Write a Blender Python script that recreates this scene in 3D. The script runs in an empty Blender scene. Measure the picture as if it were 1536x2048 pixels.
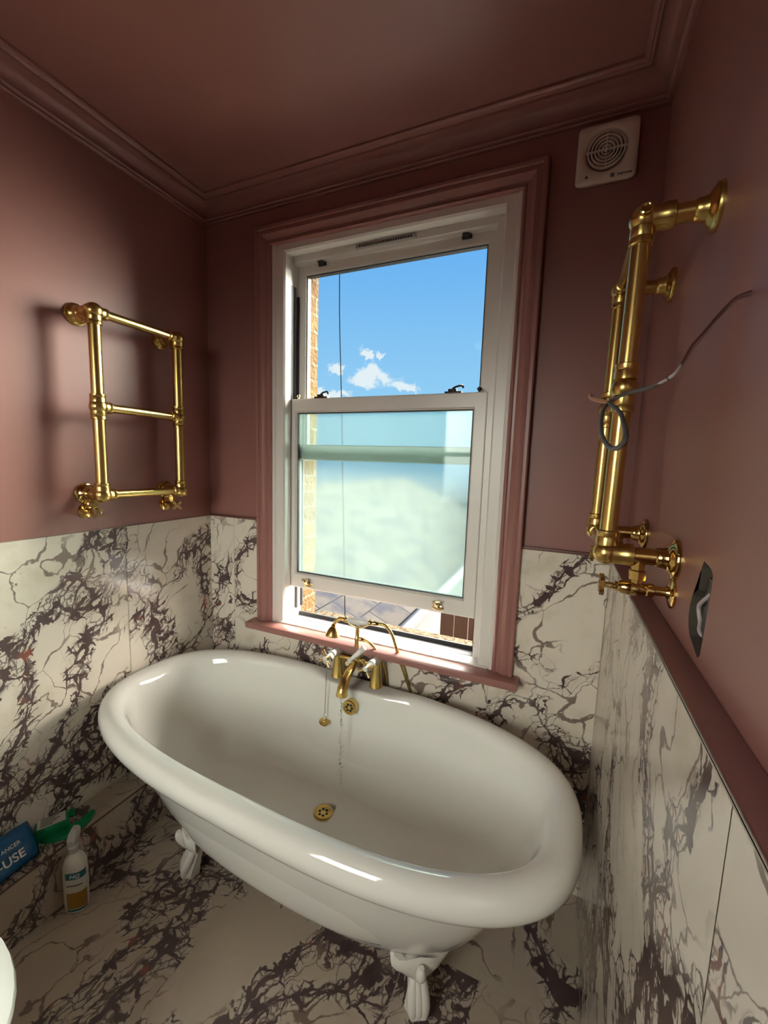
import bpy, bmesh, math, random
from mathutils import Vector, Matrix, noise
R = math.radians
PI = math.pi
scene = bpy.context.scene

# ------------------------------------------------------------------ camera
YAW, PITCH, ROLL, FPX = 0.41014, 0.1203, 0.0318, 822.28
cam_loc = Vector((1.55447, -1.47668, 1.5))
fw = Vector((-math.sin(YAW)*math.cos(PITCH), math.cos(YAW)*math.cos(PITCH), -math.sin(PITCH)))
rt = Vector((math.cos(YAW), math.sin(YAW), 0))
up = rt.cross(fw)
rt2 = rt*math.cos(ROLL) + up*math.sin(ROLL)
up2 = -rt*math.sin(ROLL) + up*math.cos(ROLL)
cd = bpy.data.cameras.new('camera')
cam = bpy.data.objects.new('camera', cd)
scene.collection.objects.link(cam)
cam.matrix_world = Matrix(((rt2.x, up2.x, -fw.x, cam_loc.x), (rt2.y, up2.y, -fw.y, cam_loc.y), (rt2.z, up2.z, -fw.z, cam_loc.z), (0, 0, 0, 1)))
cd.sensor_fit = 'VERTICAL'; cd.sensor_height = 36; cd.lens = FPX/2048*36
cd.clip_start = 0.01
scene.camera = cam
scene.view_settings.view_transform = 'Standard'
scene.view_settings.look = 'None'
scene.view_settings.gamma = 1
scene.view_settings.use_curve_mapping = False
scene.view_settings.exposure = 0.3

# ------------------------------------------------------------------ node helper
class G:
    def __init__(s, tree):
        s.t = tree; s.n = tree.nodes; s.l = tree.links
    def node(s, kind, **kw):
        n = s.n.new(kind)
        for k, v in kw.items(): setattr(n, k, v)
        return n
    def put(s, sock, v):
        if isinstance(v, bpy.types.NodeSocket): s.l.new(v, sock)
        else: sock.default_value = v
    def math(s, op, a, b=0.0, c=0.0, clamp=False):
        n = s.node('ShaderNodeMath', operation=op, use_clamp=clamp)
        s.put(n.inputs[0], a); s.put(n.inputs[1], b); s.put(n.inputs[2], c)
        return n.outputs[0]
    def vm(s, op, a, b=(0, 0, 0), out=0):
        n = s.node('ShaderNodeVectorMath', operation=op)
        s.put(n.inputs[0], a); s.put(n.inputs[1], b)
        return n.outputs['Value'] if op in ('DOT_PRODUCT', 'LENGTH', 'DISTANCE') else n.outputs[0]
    def scale(s, a, f):
        n = s.node('ShaderNodeVectorMath', operation='SCALE')
        s.put(n.inputs[0], a); s.put(n.inputs['Scale'], f)
        return n.outputs[0]
    def noise(s, v, sc, det=3, rough=.5, out='Fac'):
        n = s.node('ShaderNodeTexNoise')
        s.put(n.inputs['Vector'], v); n.inputs['Scale'].default_value = sc
        n.inputs['Detail'].default_value = det; n.inputs['Roughness'].default_value = rough
        return n.outputs[out]
    def voro(s, v, sc, feature='DISTANCE_TO_EDGE', out='Distance'):
        n = s.node('ShaderNodeTexVoronoi', feature=feature)
        s.put(n.inputs['Vector'], v); n.inputs['Scale'].default_value = sc
        return n.outputs[out]
    def ramp(s, x, lo, hi, a=0.0, b=1.0):
        n = s.node('ShaderNodeMapRange', interpolation_type='SMOOTHSTEP')
        s.put(n.inputs['Value'], x); s.put(n.inputs['From Min'], lo); s.put(n.inputs['From Max'], hi)
        s.put(n.inputs['To Min'], a); s.put(n.inputs['To Max'], b)
        return n.outputs[0]
    def mix(s, f, a, b):
        n = s.node('ShaderNodeMix', data_type='RGBA')
        s.put(n.inputs[0], f)
        s.put(n.inputs[6], a if isinstance(a, bpy.types.NodeSocket) else (*a, 1))
        s.put(n.inputs[7], b if isinstance(b, bpy.types.NodeSocket) else (*b, 1))
        return n.outputs[2]

# ------------------------------------------------------------------ world: blue sky, small clouds, added glow patches that light the room
SUN_DIR = Vector((.75, .12, .66)).normalized()
GLOW_DIR = Vector((.64, .60, .48)).normalized()
w = bpy.data.worlds.new('sky'); scene.world = w; w.use_nodes = True
g = G(w.node_tree)
bg = w.node_tree.nodes['Background']
tc = g.node('ShaderNodeTexCoord').outputs['Generated']
dirv = g.vm('NORMALIZE', tc)
sx = g.node('ShaderNodeSeparateXYZ'); g.put(sx.inputs[0], dirv)
zz = sx.outputs[2]
sky = g.mix(g.ramp(zz, .05, .62), (.29, .56, .80), (.088, .34, .78))
sky = g.mix(g.ramp(zz, -.12, .02, 1, 0), sky, (.25, .27, .28))
cl = None
wob = g.scale(g.vm('SUBTRACT', g.noise(dirv, 16, 6, .65, 'Color'), (.5, .5, .5)), .11)
for (cx, cy, cz, ra, rz, tilt) in ((-.4296, .8821, .1933, .064, .020, .12), (-.3667, .9133, .1771, .036, .012, -.1), (-.4321, .8719, .2302, .022, .010, -.5),
                             (-.505, .84, .212, .02, .012, 0), (-.5325, .8321, .142, .09, .012, 0), (-.405, .88, .245, .016, .007, .2)):
    c = Vector((cx, cy, cz)).normalized()
    e = Vector((0, 0, 1)).cross(c).normalized()      # towards the left
    h = c.cross(e)
    d = g.vm('SUBTRACT', g.vm('ADD', dirv, wob), tuple(c))
    a = g.math('DIVIDE', g.vm('DOT_PRODUCT', d, tuple(e)), ra)
    b = g.math('DIVIDE', g.math('ADD', g.vm('DOT_PRODUCT', d, tuple(h)), g.math('MULTIPLY', g.vm('DOT_PRODUCT', d, tuple(e)), tilt)), rz)
    r = g.math('SQRT', g.math('ADD', g.math('MULTIPLY', a, a), g.math('MULTIPLY', b, b)))
    m = g.ramp(r, .55, 1.15, 1, 0)
    cl = m if cl is None else g.math('MAXIMUM', cl, m)
sky = g.mix(g.math('MULTIPLY', cl, .95), sky, (.76, .79, .82))
dg = g.vm('DOT_PRODUCT', dirv, tuple(GLOW_DIR))
glow = g.ramp(dg, .70, .98)
GLOWS = 48.0     # added sky glow on the right, out of view, lights the room
HIGH = 66.0      # added bright patch high in front of the window, lights the tub
BACK_FILL = 15.0   # added sky brightness behind the house, fill through the back window
sy = sx.outputs[1]
hg = g.ramp(g.vm('DOT_PRODUCT', dirv, tuple(Vector((.15, .55, .82)).normalized())), .86, .985)
bk = g.math('MULTIPLY', g.ramp(sy, -.15, -.5), g.ramp(zz, -.15, .1))
tot = g.math('ADD', g.math('MULTIPLY', glow, GLOWS), g.math('ADD', g.math('MULTIPLY', hg, HIGH), g.math('MULTIPLY', bk, BACK_FILL)))
gc = g.node('ShaderNodeCombineXYZ')
g.put(gc.inputs[0], tot); g.put(gc.inputs[1], g.math('MULTIPLY', tot, .92)); g.put(gc.inputs[2], g.math('MULTIPLY', tot, .78))
final = g.vm('ADD', sky, gc.outputs[0])
g.l.new(final, bg.inputs['Color']); bg.inputs['Strength'].default_value = 1.0
try:
    w.cycles.sampling_method = 'MANUAL'; w.cycles.sample_map_resolution = 1024
except Exception: pass

sd = bpy.data.lights.new('sun', 'SUN'); sd.energy = 1.6; sd.angle = R(.6); sd.color = (1, .93, .82)
so = bpy.data.objects.new('sun', sd); scene.collection.objects.link(so)
so.rotation_euler = SUN_DIR.to_track_quat('Z', 'Y').to_euler(); so.location = SUN_DIR*20
FILL_EMIT = 2.0     # strength of the added fill lamp behind the camera
scene.cycles.max_bounces = 10; scene.cycles.diffuse_bounces = 6
scene.cycles.sample_clamp_indirect = 6
scene.cycles.use_denoising = True
scene.cycles.caustics_reflective = False

# ------------------------------------------------------------------ materials
MATS = {}
def mat(name, color=(.8, .8, .8), rough=.5, metal=0.0, fn=None, **kw):
    m = bpy.data.materials.new(name); m.use_nodes = True
    b = m.node_tree.nodes['Principled BSDF']
    b.inputs['Base Color'].default_value = (*color, 1)
    b.inputs['Roughness'].default_value = rough
    b.inputs['Metallic'].default_value = metal
    for k, v in kw.items(): b.inputs[k].default_value = v
    if fn: fn(G(m.node_tree), b)
    MATS[name] = m
    return m
def bump(g, b, h, strength=.2, dist=.002):
    n = g.node('ShaderNodeBump'); n.inputs['Strength'].default_value = strength; n.inputs['Distance'].default_value = dist
    g.l.new(h, n.inputs['Height']); g.l.new(n.outputs[0], b.inputs['Normal'])
def f_paint(g, b):
    p = g.node('ShaderNodeTexCoord').outputs['Object']
    n = g.noise(p, 2.0, 3)
    g.l.new(g.mix(n, (.250, .104, .088), (.290, .128, .110)), b.inputs['Base Color'])
    bump(g, b, g.noise(p, 160, 2), .12, .001)
mat('pink_paint', rough=.42, fn=f_paint)
mat('pink_gloss', (.30, .135, .118), .32)
mat('dark_brown', (.12, .045, .036), .45)
mat('matt_black', (.006, .006, .006), 1, **{'Specular IOR Level': 0.0})
mat('track_grey', (.10, .10, .11), .5)
mat('vent_grey', (.33, .31, .29), .5)
def f_upvc(g, b):
    p = g.node('ShaderNodeTexCoord').outputs['Object']
    g.l.new(g.mix(g.noise(p, 5, 2), (.78, .75, .71), (.72, .69, .65)), b.inputs['Base Color'])
mat('upvc', rough=.3, fn=f_upvc)
mat('white_enamel', (.83, .82, .78), .09, **{'Coat Weight': .6, 'Coat Roughness': .03})
mat('foot_enamel', (.74, .71, .66), .22)
mat('ceramic', (.86, .86, .83), .08)
mat('black_seal', (.015, .015, .017), .5)
mat('gunmetal', (.04, .03, .025), .35, .8)
def f_brass(g, b):
    p = g.node('ShaderNodeTexCoord').outputs['Object']
    g.l.new(g.mix(g.noise(p, 6, 2), (.64, .46, .165), (.58, .40, .13)), b.inputs['Base Color'])
mat('brass', metal=1.0, rough=.26, fn=f_brass)
mat('brass_light', (.66, .50, .25), .2, 1.0)
mat('brass_polished', (.62, .42, .15), .12, 1.0)
mat('chrome', (.75, .73, .68), .1, 1.0)
mat('hole_dark', (.012, .010, .009), .6)

def f_marble(wall=True, seed=0.0, yellow=.5, light=(.76, .69, .59), mid=(.68, .62, .55), lo=.33):
    def f(g, b):
        uv = g.node('ShaderNodeUVMap').outputs['UV']
        p = g.vm('ADD', uv, (seed, seed*1.7, seed*.3))
        c5 = (.5, .5, .5)
        d1 = g.scale(g.vm('SUBTRACT', g.noise(p, 2.6, 3, .5, 'Color'), c5), .34)
        d2 = g.scale(g.vm('SUBTRACT', g.noise(p, 11, 3, .55, 'Color'), c5), .060)
        d3 = g.scale(g.vm('SUBTRACT', g.noise(p, 55, 3, .6, 'Color'), c5), .009)
        q = g.vm('ADD', p, g.vm('ADD', d1, g.vm('ADD', d2, d3)))
        q = g.vm('MULTIPLY', q, (.52, 1, 1))
        A = g.voro(q, 3.6)
        gate = g.noise(g.vm('ADD', p, (7, 3, 1)), 2.3, 2)
        zone = g.math('MULTIPLY', g.ramp(A, .03, .17, 1, 0), g.ramp(gate, lo, lo+.2))
        # crackled dark zones following the large veins, pale clasts inside
        q2 = g.vm('MULTIPLY', g.vm('ADD', p, g.vm('ADD', g.scale(d1, .6), g.vm('ADD', g.scale(d2, 1.0), g.scale(d3, 1.3)))), (.62, 1, 1))
        B = g.voro(q2, 26)
        thick = g.math('MULTIPLY', g.math('MULTIPLY', zone, g.ramp(g.noise(p, 16, 4, .7), .34, .74)), .27)
        dark = g.math('MULTIPLY', g.ramp(g.math('SUBTRACT', B, thick), -.02, .025, 1, 0), g.ramp(zone, .12, .3))
        C = g.voro(g.vm('ADD', q2, (3.1, 5.2, 0)), 46)
        dark2 = g.math('MULTIPLY', g.ramp(C, .03, .10, 1, 0), g.math('MULTIPLY', g.ramp(zone, .45, .8), .8))
        # core line of the large veins
        cw = g.math('MULTIPLY', g.ramp(g.noise(g.vm('ADD', p, (1, 9, 4)), 6, 3), .38, .75), .028)
        core = g.ramp(g.math('SUBTRACT', A, cw), .0, .008, 1, 0)
        core = g.math('MULTIPLY', core, g.ramp(gate, lo-.06, lo+.1))
        # fine side veins
        D = g.voro(g.vm('ADD', q, (2.3, .7, 0)), 8.5)
        fg = g.ramp(g.noise(g.vm('ADD', p, (4, 4, 4)), 3.4, 2), .40, .54)
        fine = g.math('MULTIPLY', g.ramp(g.math('SUBTRACT', D, g.math('MULTIPLY', g.ramp(g.noise(p, 9, 3), .45, .75), .05)), .0, .020, 1, 0), fg)
        E_ = g.voro(g.vm('ADD', q2, (9.3, .7, 0)), 13)
        hair = g.math('MULTIPLY', g.ramp(E_, .0, .012, 1, 0), g.ramp(g.noise(g.vm('ADD', p, (14, 4, 4)), 4, 2), .5, .66))
        m1 = g.math('MAXIMUM', g.math('MAXIMUM', dark, dark2), core)
        base = g.mix(g.noise(p, 3.1, 4, .55), light, mid)
        base = g.mix(g.math('MULTIPLY', g.ramp(g.noise(g.vm('ADD', p, (8, 1, 3)), 6.5, 4, .6), .48, .72), yellow), base, (.50, .45, .31))
        base = g.mix(g.math('MULTIPLY', g.ramp(g.noise(g.vm('ADD', p, (2, 8, 6)), 5, 3), .60, .78), .55), base, (.60, .47, .42))
        halo = g.math('MULTIPLY', g.ramp(zone, .05, .5), .30)
        base = g.mix(halo, base, (.56, .50, .45))
        base = g.mix(g.math('MULTIPLY', fine, .85), base, (.13, .08, .065))
        base = g.mix(g.math('MULTIPLY', hair, .5), base, (.33, .24, .16))
        dk = g.mix(g.noise(p, 17, 3), (.028, .017, .018), (.14, .092, .09))
        red = g.ramp(g.noise(g.vm('ADD', p, (5, 2, 9)), 8, 2), .64, .72)
        dk = g.mix(g.math('MULTIPLY', red, .8), dk, (.30, .085, .055))
        col = g.mix(m1, base, dk)
        g.l.new(col, b.inputs['Base Color'])
        g.put(b.inputs['Roughness'], .13 if wall else .28)
    return f
mat('marble_left', fn=f_marble(True, 0.0))
mat('marble_window', fn=f_marble(True, 3.7))
mat('marble_right', fn=f_marble(True, 8.2))
mat('marble_floor', fn=f_marble(False, 12.9, .3, (.48, .39, .31), (.40, .33, .27), .22))
mat('grout', (.42, .38, .31), .8)

def glass_clear():
    m = bpy.data.materials.new('clear_glass'); m.use_nodes = True
    g = G(m.node_tree); g.n.clear()
    out = g.node('ShaderNodeOutputMaterial'); t = g.node('ShaderNodeBsdfTransparent'); t.inputs[0].default_value = (.93, .97, .97, 1)
    s = g.node('ShaderNodeBsdfGlossy'); s.inputs['Roughness'].default_value = .02
    fr = g.node('ShaderNodeFresnel'); fr.inputs[0].default_value = 1.25
    mx = g.node('ShaderNodeMixShader'); g.l.new(fr.outputs[0], mx.inputs[0]); g.l.new(t.outputs[0], mx.inputs[1]); g.l.new(s.outputs[0], mx.inputs[2])
    g.l.new(mx.outputs[0], out.inputs[0]); MATS['clear_glass'] = m
glass_clear()
def glass_frost():
    m = bpy.data.materials.new('frosted_glass'); m.use_nodes = True
    g = G(m.node_tree); g.n.clear()
    out = g.node('ShaderNodeOutputMaterial')
    p = g.node('ShaderNodeTexCoord').outputs['Object']
    tr = g.node('ShaderNodeBsdfTranslucent'); tr.inputs[0].default_value = (.80, .90, .87, 1)
    rf = g.node('ShaderNodeBsdfRefraction'); rf.inputs['Color'].default_value = (.74, .88, .86, 1); rf.inputs['IOR'].default_value = 1.06
    rf.inputs['Roughness'].default_value = .33
    streak = g.noise(g.vm('MULTIPLY', p, (22, 1, 1.6)), 1.0, 4, .6)
    df = g.node('ShaderNodeBsdfDiffuse'); df.inputs[0].default_value = (.80, .84, .80, 1)
    m1 = g.node('ShaderNodeMixShader'); m1.inputs[0].default_value = .95
    g.l.new(tr.outputs[0], m1.inputs[1]); g.l.new(rf.outputs[0], m1.inputs[2])
    m2 = g.node('ShaderNodeMixShader'); g.put(m2.inputs[0], g.ramp(streak, .3, .8, .04, .09))
    g.l.new(m1.outputs[0], m2.inputs[1]); g.l.new(df.outputs[0], m2.inputs[2])
    gl = g.node('ShaderNodeBsdfGlossy'); gl.inputs['Roughness'].default_value = .03
    fr = g.node('ShaderNodeFresnel'); fr.inputs[0].default_value = 1.45
    m3 = g.node('ShaderNodeMixShader'); g.l.new(fr.outputs[0], m3.inputs[0]); g.l.new(m2.outputs[0], m3.inputs[1]); g.l.new(gl.outputs[0], m3.inputs[2])
    g.l.new(m3.outputs[0], out.inputs[0]); MATS['frosted_glass'] = m
glass_frost()
mat('water', (.95, .97, .97), .02, **{'Transmission Weight': 1.0, 'IOR': 1.33})
mat('clear_plastic', (.8, .78, .74), .15, **{'Transmission Weight': .55, 'IOR': 1.3})
def f_brick(g, b):
    p = g.node('ShaderNodeTexCoord').outputs['Object']
    s = g.node('ShaderNodeSeparateXYZ'); g.put(s.inputs[0], p)
    c = g.node('ShaderNodeCombineXYZ'); g.put(c.inputs[0], g.math('ADD', s.outputs[0], s.outputs[1])); g.put(c.inputs[1], s.outputs[2])
    br = g.node('ShaderNodeTexBrick'); g.put(br.inputs['Vector'], c.outputs[0])
    br.inputs['Scale'].default_value = 1; br.inputs['Brick Width'].default_value = .225; br.inputs['Row Height'].default_value = .075
    br.inputs['Mortar Size'].default_value = .006
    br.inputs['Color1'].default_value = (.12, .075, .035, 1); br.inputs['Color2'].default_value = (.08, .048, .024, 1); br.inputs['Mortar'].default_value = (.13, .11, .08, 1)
    g.l.new(g.mix(g.noise(p, 60, 3), br.outputs['Color'], (.055, .03, .014)), b.inputs['Base Color'])
    bump(g, b, g.math('ADD', g.math('MULTIPLY', br.outputs['Fac'], -1.0), g.noise(p, 50, 3)), .9, .012)
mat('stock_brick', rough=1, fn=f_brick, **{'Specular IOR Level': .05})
def f_pebble(g, b):
    p = g.node('ShaderNodeTexCoord').outputs['Object']
    n = g.noise(p, 42, 5, .7)
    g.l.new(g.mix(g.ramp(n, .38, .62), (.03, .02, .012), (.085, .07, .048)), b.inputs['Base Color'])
    bump(g, b, n, 1, .02)
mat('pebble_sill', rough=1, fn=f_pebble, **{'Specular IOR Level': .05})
def f_slate(g, b):
    p = g.node('ShaderNodeTexCoord').outputs['UV']
    br = g.node('ShaderNodeTexBrick'); g.put(br.inputs['Vector'], p)
    br.inputs['Scale'].default_value = 1; br.inputs['Brick Width'].default_value = .42; br.inputs['Row Height'].default_value = .30
    br.inputs['Mortar Size'].default_value = .006
    br.inputs['Color1'].default_value = (.022, .021, .0205, 1); br.inputs['Color2'].default_value = (.030, .0285, .027, 1); br.inputs['Mortar'].default_value = (.004, .004, .005, 1)
    g.l.new(g.mix(g.ramp(g.noise(p, 3.2, 3), .45, .65), br.outputs['Color'], (.012, .013, .018)), b.inputs['Base Color'])
mat('slate', rough=1.0, fn=f_slate, **{'Specular IOR Level': .05})
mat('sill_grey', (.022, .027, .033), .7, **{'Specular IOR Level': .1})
mat('gutter_black', (.012, .014, .02), .3)
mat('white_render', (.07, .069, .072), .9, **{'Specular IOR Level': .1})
def f_fence(g, b):
    p = g.node('ShaderNodeTexCoord').outputs['Object']
    g.l.new(g.mix(g.noise(g.vm('MULTIPLY', p, (20, 1, 1.5)), 2, 3), (.07, .033, .02), (.035, .017, .012)), b.inputs['Base Color'])
mat('fence_wood', rough=.8, fn=f_fence)
mat('fence_strip', (.12, .11, .095), .8)
mat('ground', (.18, .17, .15), .9)
mat('green_plastic', (.0, .22, .085), .35)
mat('label_white', (.62, .60, .55), .6)
mat('label_ink', (.05, .05, .05), .6)
mat('bag_blue', (.004, .085, .22), .25)
mat('text_white', (.75, .78, .80), .5)
mat('bottle_white', (.62, .58, .52), .35)
mat('label_teal', (.01, .13, .17), .4)
mat('label_amber', (.30, .16, .02), .4)
mat('cable_grey', (.075, .065, .055), .6)
mat('cable_sheath', (.42, .36, .36), .5)
mat('copper_end', (.35, .17, .10), .5)
mat('recess_side', (.060, .048, .036), .9)  # dark brown sides of the hole in the right wall
mat('fan_plastic', (.72, .62, .52), .4)
mat('fan_dark', (.05, .035, .03), .6)
m = mat('fill_glow', (1, 1, 1), .5); m.node_tree.nodes['Principled BSDF'].inputs['Emission Color'].default_value = (1, .84, .66, 1)
m.node_tree.nodes['Principled BSDF'].inputs['Emission Strength'].default_value = FILL_EMIT

# ------------------------------------------------------------------ mesh helpers
C = scene.collection
def obj(name, bm, m, parent=None, smooth=True, sub=0, angle=40):
    me = bpy.data.meshes.new(name)
    bmesh.ops.recalc_face_normals(bm, faces=bm.faces[:])
    bm.to_mesh(me); bm.free()
    mats = m if isinstance(m, (list, tuple)) else [m]
    for k in mats: me.materials.append(MATS[k])
    if smooth:
        me.polygons.foreach_set('use_smooth', [True]*len(me.polygons))
        try: me.set_sharp_from_angle(angle=R(angle))
        except Exception: pass
    o = bpy.data.objects.new(name, me); C.objects.link(o)
    if sub:
        md = o.modifiers.new('sub', 'SUBSURF'); md.levels = sub; md.render_levels = sub
    if parent: o.parent = parent
    return o
def tag(o, label=None, cat=None, group=None, kind=None):
    if label: o['label'] = label
    if cat: o['category'] = cat
    if group: o['group'] = group
    if kind: o['kind'] = kind
    return o
def empty(name, loc, label, cat, group=None):
    o = bpy.data.objects.new(name, None); C.objects.link(o); o.location = loc; o.empty_display_size = .05
    return tag(o, label, cat, group)
def struct(name, bm, m, parent=None, **kw):
    o = obj(name, bm, m, parent, **kw)
    if not parent: o['kind'] = 'structure'
    return o
def off(bm, v):
    bmesh.ops.translate(bm, vec=Vector(v), verts=bm.verts[:]); return bm
def box(bm, a, b, bev=0):
    x0, y0, z0 = a; x1, y1, z1 = b
    r = bmesh.ops.create_cube(bm, size=1)
    vs = r['verts']
    for v in vs:
        v.co = Vector(((x0+x1)/2 + v.co.x*(x1-x0), (y0+y1)/2 + v.co.y*(y1-y0), (z0+z1)/2 + v.co.z*(z1-z0)))
    if bev:
        es = list({e for v in vs for e in v.link_edges})
        bmesh.ops.bevel(bm, geom=es, offset=bev, segments=2, affect='EDGES', profile=.5)
    return bm
def frame_of(d, hint=None):
    d = d.normalized()
    u = (hint or (Vector((0, 0, 1)) if abs(d.z) < .9 else Vector((1, 0, 0))))
    a = u.cross(d).normalized(); b = d.cross(a).normalized()
    return a, b
def loft(bm, rings, cap=True, closed=False):
    vr = [[bm.verts.new(p) for p in r] for r in rings]
    n = len(vr[0])
    pairs = list(zip(vr[:-1], vr[1:])) + ([(vr[-1], vr[0])] if closed else [])
    for A, B in pairs:
        for i in range(n):
            j = (i+1) % n
            bm.faces.new((A[i], A[j], B[j], B[i]))
    if cap and not closed:
        bm.faces.new(vr[0][::-1]); bm.faces.new(vr[-1])
    return bm
def circ(c, a, b, r, n=16, r2=None):
    r2 = r2 or r
    return [c + a*(r*math.cos(2*PI*i/n)) + b*(r2*math.sin(2*PI*i/n)) for i in range(n)]
def lathe(bm, p0, p1, prof, n=24):
    """revolve prof [(t along p0->p1 in metres, radius)] about the axis p0->p1"""
    p0 = Vector(p0); d = (Vector(p1)-p0).normalized(); a, b = frame_of(d)
    loft(bm, [circ(p0+d*t, a, b, max(r, 1e-4), n) for t, r in prof])
    return bm
def tube(bm, pts, r, n=12, smooth=0, taper=None):
    P = [Vector(p) for p in pts]
    if smooth:
        Q = []
        for i in range(len(P)-1):
            p0 = P[max(i-1, 0)]; p1 = P[i]; p2 = P[i+1]; p3 = P[min(i+2, len(P)-1)]
            for k in range(smooth):
                t = k/smooth
                Q.append(.5*((2*p1)+(p2-p0)*t+(2*p0-5*p1+4*p2-p3)*t*t+(3*p1-p0-3*p2+p3)*t**3))
        P = Q + [P[-1]]
    rings = []; a = None
    for i, p in enumerate(P):
        d = (P[min(i+1, len(P)-1)] - P[max(i-1, 0)]).normalized()
        if a is None: a, b = frame_of(d)
        else:
            a = (a - d*a.dot(d)).normalized(); b = d.cross(a)
        rr = r if taper is None else taper(i/(len(P)-1))
        rings.append(circ(p, a, b, rr, n))
    loft(bm, rings); return bm
def ball(bm, c, r, seg=20, sc=(1, 1, 1)):
    v = bmesh.ops.create_uvsphere(bm, u_segments=seg, v_segments=seg//2, radius=r)['verts']
    for q in v: q.co = Vector((q.co.x*sc[0], q.co.y*sc[1], q.co.z*sc[2])) + Vector(c)
    return bm
def quad(bm, pts, uvs=None):
    vs = [bm.verts.new(p) for p in pts]; f = bm.faces.new(vs)
    if uvs:
        ul = bm.loops.layers.uv.verify()
        for l, u in zip(f.loops, uvs): l[ul].uv = u
    return f
def frame_rect(bm, x0, x1, z0, z1, prof, sides='LTRB'):
    """mitred frame in the xz plane; prof = closed list of (inset, y)"""
    def ring(cx, cz, sx, sz): return [Vector((cx + sx*d, y, cz + sz*d)) for d, y in prof]
    cs = [ring(x0, z0, 1, 1 if 'B' in sides else 0), ring(x0, z1, 1, -1), ring(x1, z1, -1, -1), ring(x1, z0, -1, 1 if 'B' in sides else 0)]
    loft(bm, cs, cap='B' not in sides, closed='B' in sides)
    return bm
def text_obj(name, s, size, m, matrix, parent, depth=.0004, shear=0.0):
    cu = bpy.data.curves.new(name, 'FONT'); cu.body = s; cu.size = size; cu.extrude = depth; cu.shear = shear
    cu.align_x = 'CENTER'; cu.align_y = 'CENTER'; cu.offset = size*.012
    t = bpy.data.objects.new(name, cu); C.objects.link(t)
    bpy.context.view_layer.update()
    me = bpy.data.meshes.new_from_object(t.evaluated_get(bpy.context.evaluated_depsgraph_get()))
    bpy.data.objects.remove(t)
    me.transform(matrix); me.materials.clear(); me.materials.append(MATS[m])
    o = bpy.data.objects.new(name, me); C.objects.link(o)
    if parent: o.parent = parent
    return o
def basis(o, x, y, z=None):
    x = Vector(x).normalized(); y = Vector(y); y = (y - x*y.dot(x)).normalized(); z = x.cross(y)
    return Matrix(((x.x, y.x, z.x, o[0]), (x.y, y.y, z.y, o[1]), (x.z, y.z, z.z, o[2]), (0, 0, 0, 1)))

# ------------------------------------------------------------------ room constants
W = 1.748; MX = 1.708          # painted right wall, marble face of the right wall
CZ = 2.597                     # ceiling
MT = 1.221                     # marble top
YB = -2.7                      # back wall
WX0, WX1, WZ0, WZ1 = .377, 1.368, .700, 2.401   # window box
LX = .13; LZ = .205            # tiled ledge along the left wall

# ------------------------------------------------------------------ structure: walls, ceiling, floor
bm = bmesh.new()
TH = .14
for a, b in (((-.3, 0, -.05), (WX0, TH, 2.75)), ((WX1, 0, -.05), (W+.3, TH, 2.75)), ((WX0, 0, -.05), (WX1, TH, WZ0)), ((WX0, 0, WZ1), (WX1, TH, 2.75))):
    box(bm, a, b)
struct('wall_window', bm, 'pink_paint', smooth=False)
bm = bmesh.new(); box(bm, (-.12, YB, -.05), (0, 0, 2.75)); struct('wall_left', bm, 'pink_paint', smooth=False)
BX0, BX1, BZ0, BZ1 = .30, 1.15, 1.05, 2.15
bm = bmesh.new()
for a, b in (((-.12, YB-.1, -.05), (BX0, YB, 2.75)), ((BX1, YB-.1, -.05), (W+.12, YB, 2.75)), ((BX0, YB-.1, -.05), (BX1, YB, BZ0)), ((BX0, YB-.1, BZ1), (BX1, YB, 2.75))): box(bm, a, b)
struct('wall_back', bm, 'pink_paint', smooth=False)
w2 = bpy.data.objects.new('fill_window', None); C.objects.link(w2); w2['kind'] = 'structure'  # unseen window added in the back wall to let in fill light
bm = bmesh.new()
frame_rect(bm, BX0, BX1, BZ0, BZ1, [(0, YB-.07), (.05, YB-.07), (.05, YB-.02), (0, YB-.02)])
box(bm, (BX0+.05, YB-.065, 1.585), (BX1-.05, YB-.025, 1.63))
obj('frame', bm, 'upvc', w2, smooth=False)
bm = bmesh.new(); box(bm, (BX0+.05, YB-.05, BZ0+.05), (BX1-.05, YB-.046, BZ1-.05)); obj('glass', bm, 'clear_glass', w2, smooth=False)
bm = bmesh.new(); box(bm, (0, YB, CZ), (W, 0, CZ+.1)); struct('ceiling', bm, 'pink_paint', smooth=False)

# right wall with the ragged socket hole
HOLE = [(-.757, 1.373), (-.775, 1.368), (-.790, 1.369), (-.800, 1.362), (-.802, 1.345), (-.799, 1.322), (-.796, 1.30), (-.793, 1.27), (-.789, 1.243),
        (-.780, 1.236), (-.767, 1.240), (-.748, 1.247), (-.733, 1.252), (-.722, 1.263), (-.716, 1.278), (-.717, 1.296), (-.724, 1.312), (-.737, 1.322), (-.747, 1.328), (-.750, 1.345), (-.751, 1.362)]
bm = bmesh.new()
outer = [bm.verts.new((W, y, z)) for y, z in ((YB, -.05), (0, -.05), (0, 2.75), (YB, 2.75))]
inner = [bm.verts.new((W, y, z)) for y, z in HOLE]
es = [bm.edges.new((outer[i], outer[(i+1) % 4])) for i in range(4)] + [bm.edges.new((inner[i], inner[(i+1) % len(inner)])) for i in range(len(inner))]
bmesh.ops.triangle_fill(bm, use_beauty=True, use_dissolve=False, edges=es)
for f in [f for f in bm.faces if all(v in inner for v in f.verts)]: bm.faces.remove(f)
deep = [bm.verts.new((W+.045, y, z)) for y, z in HOLE]
for i in range(len(inner)):
    j = (i+1) % len(inner); bm.faces.new((inner[i], inner[j], deep[j], deep[i])).material_index = 1
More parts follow.
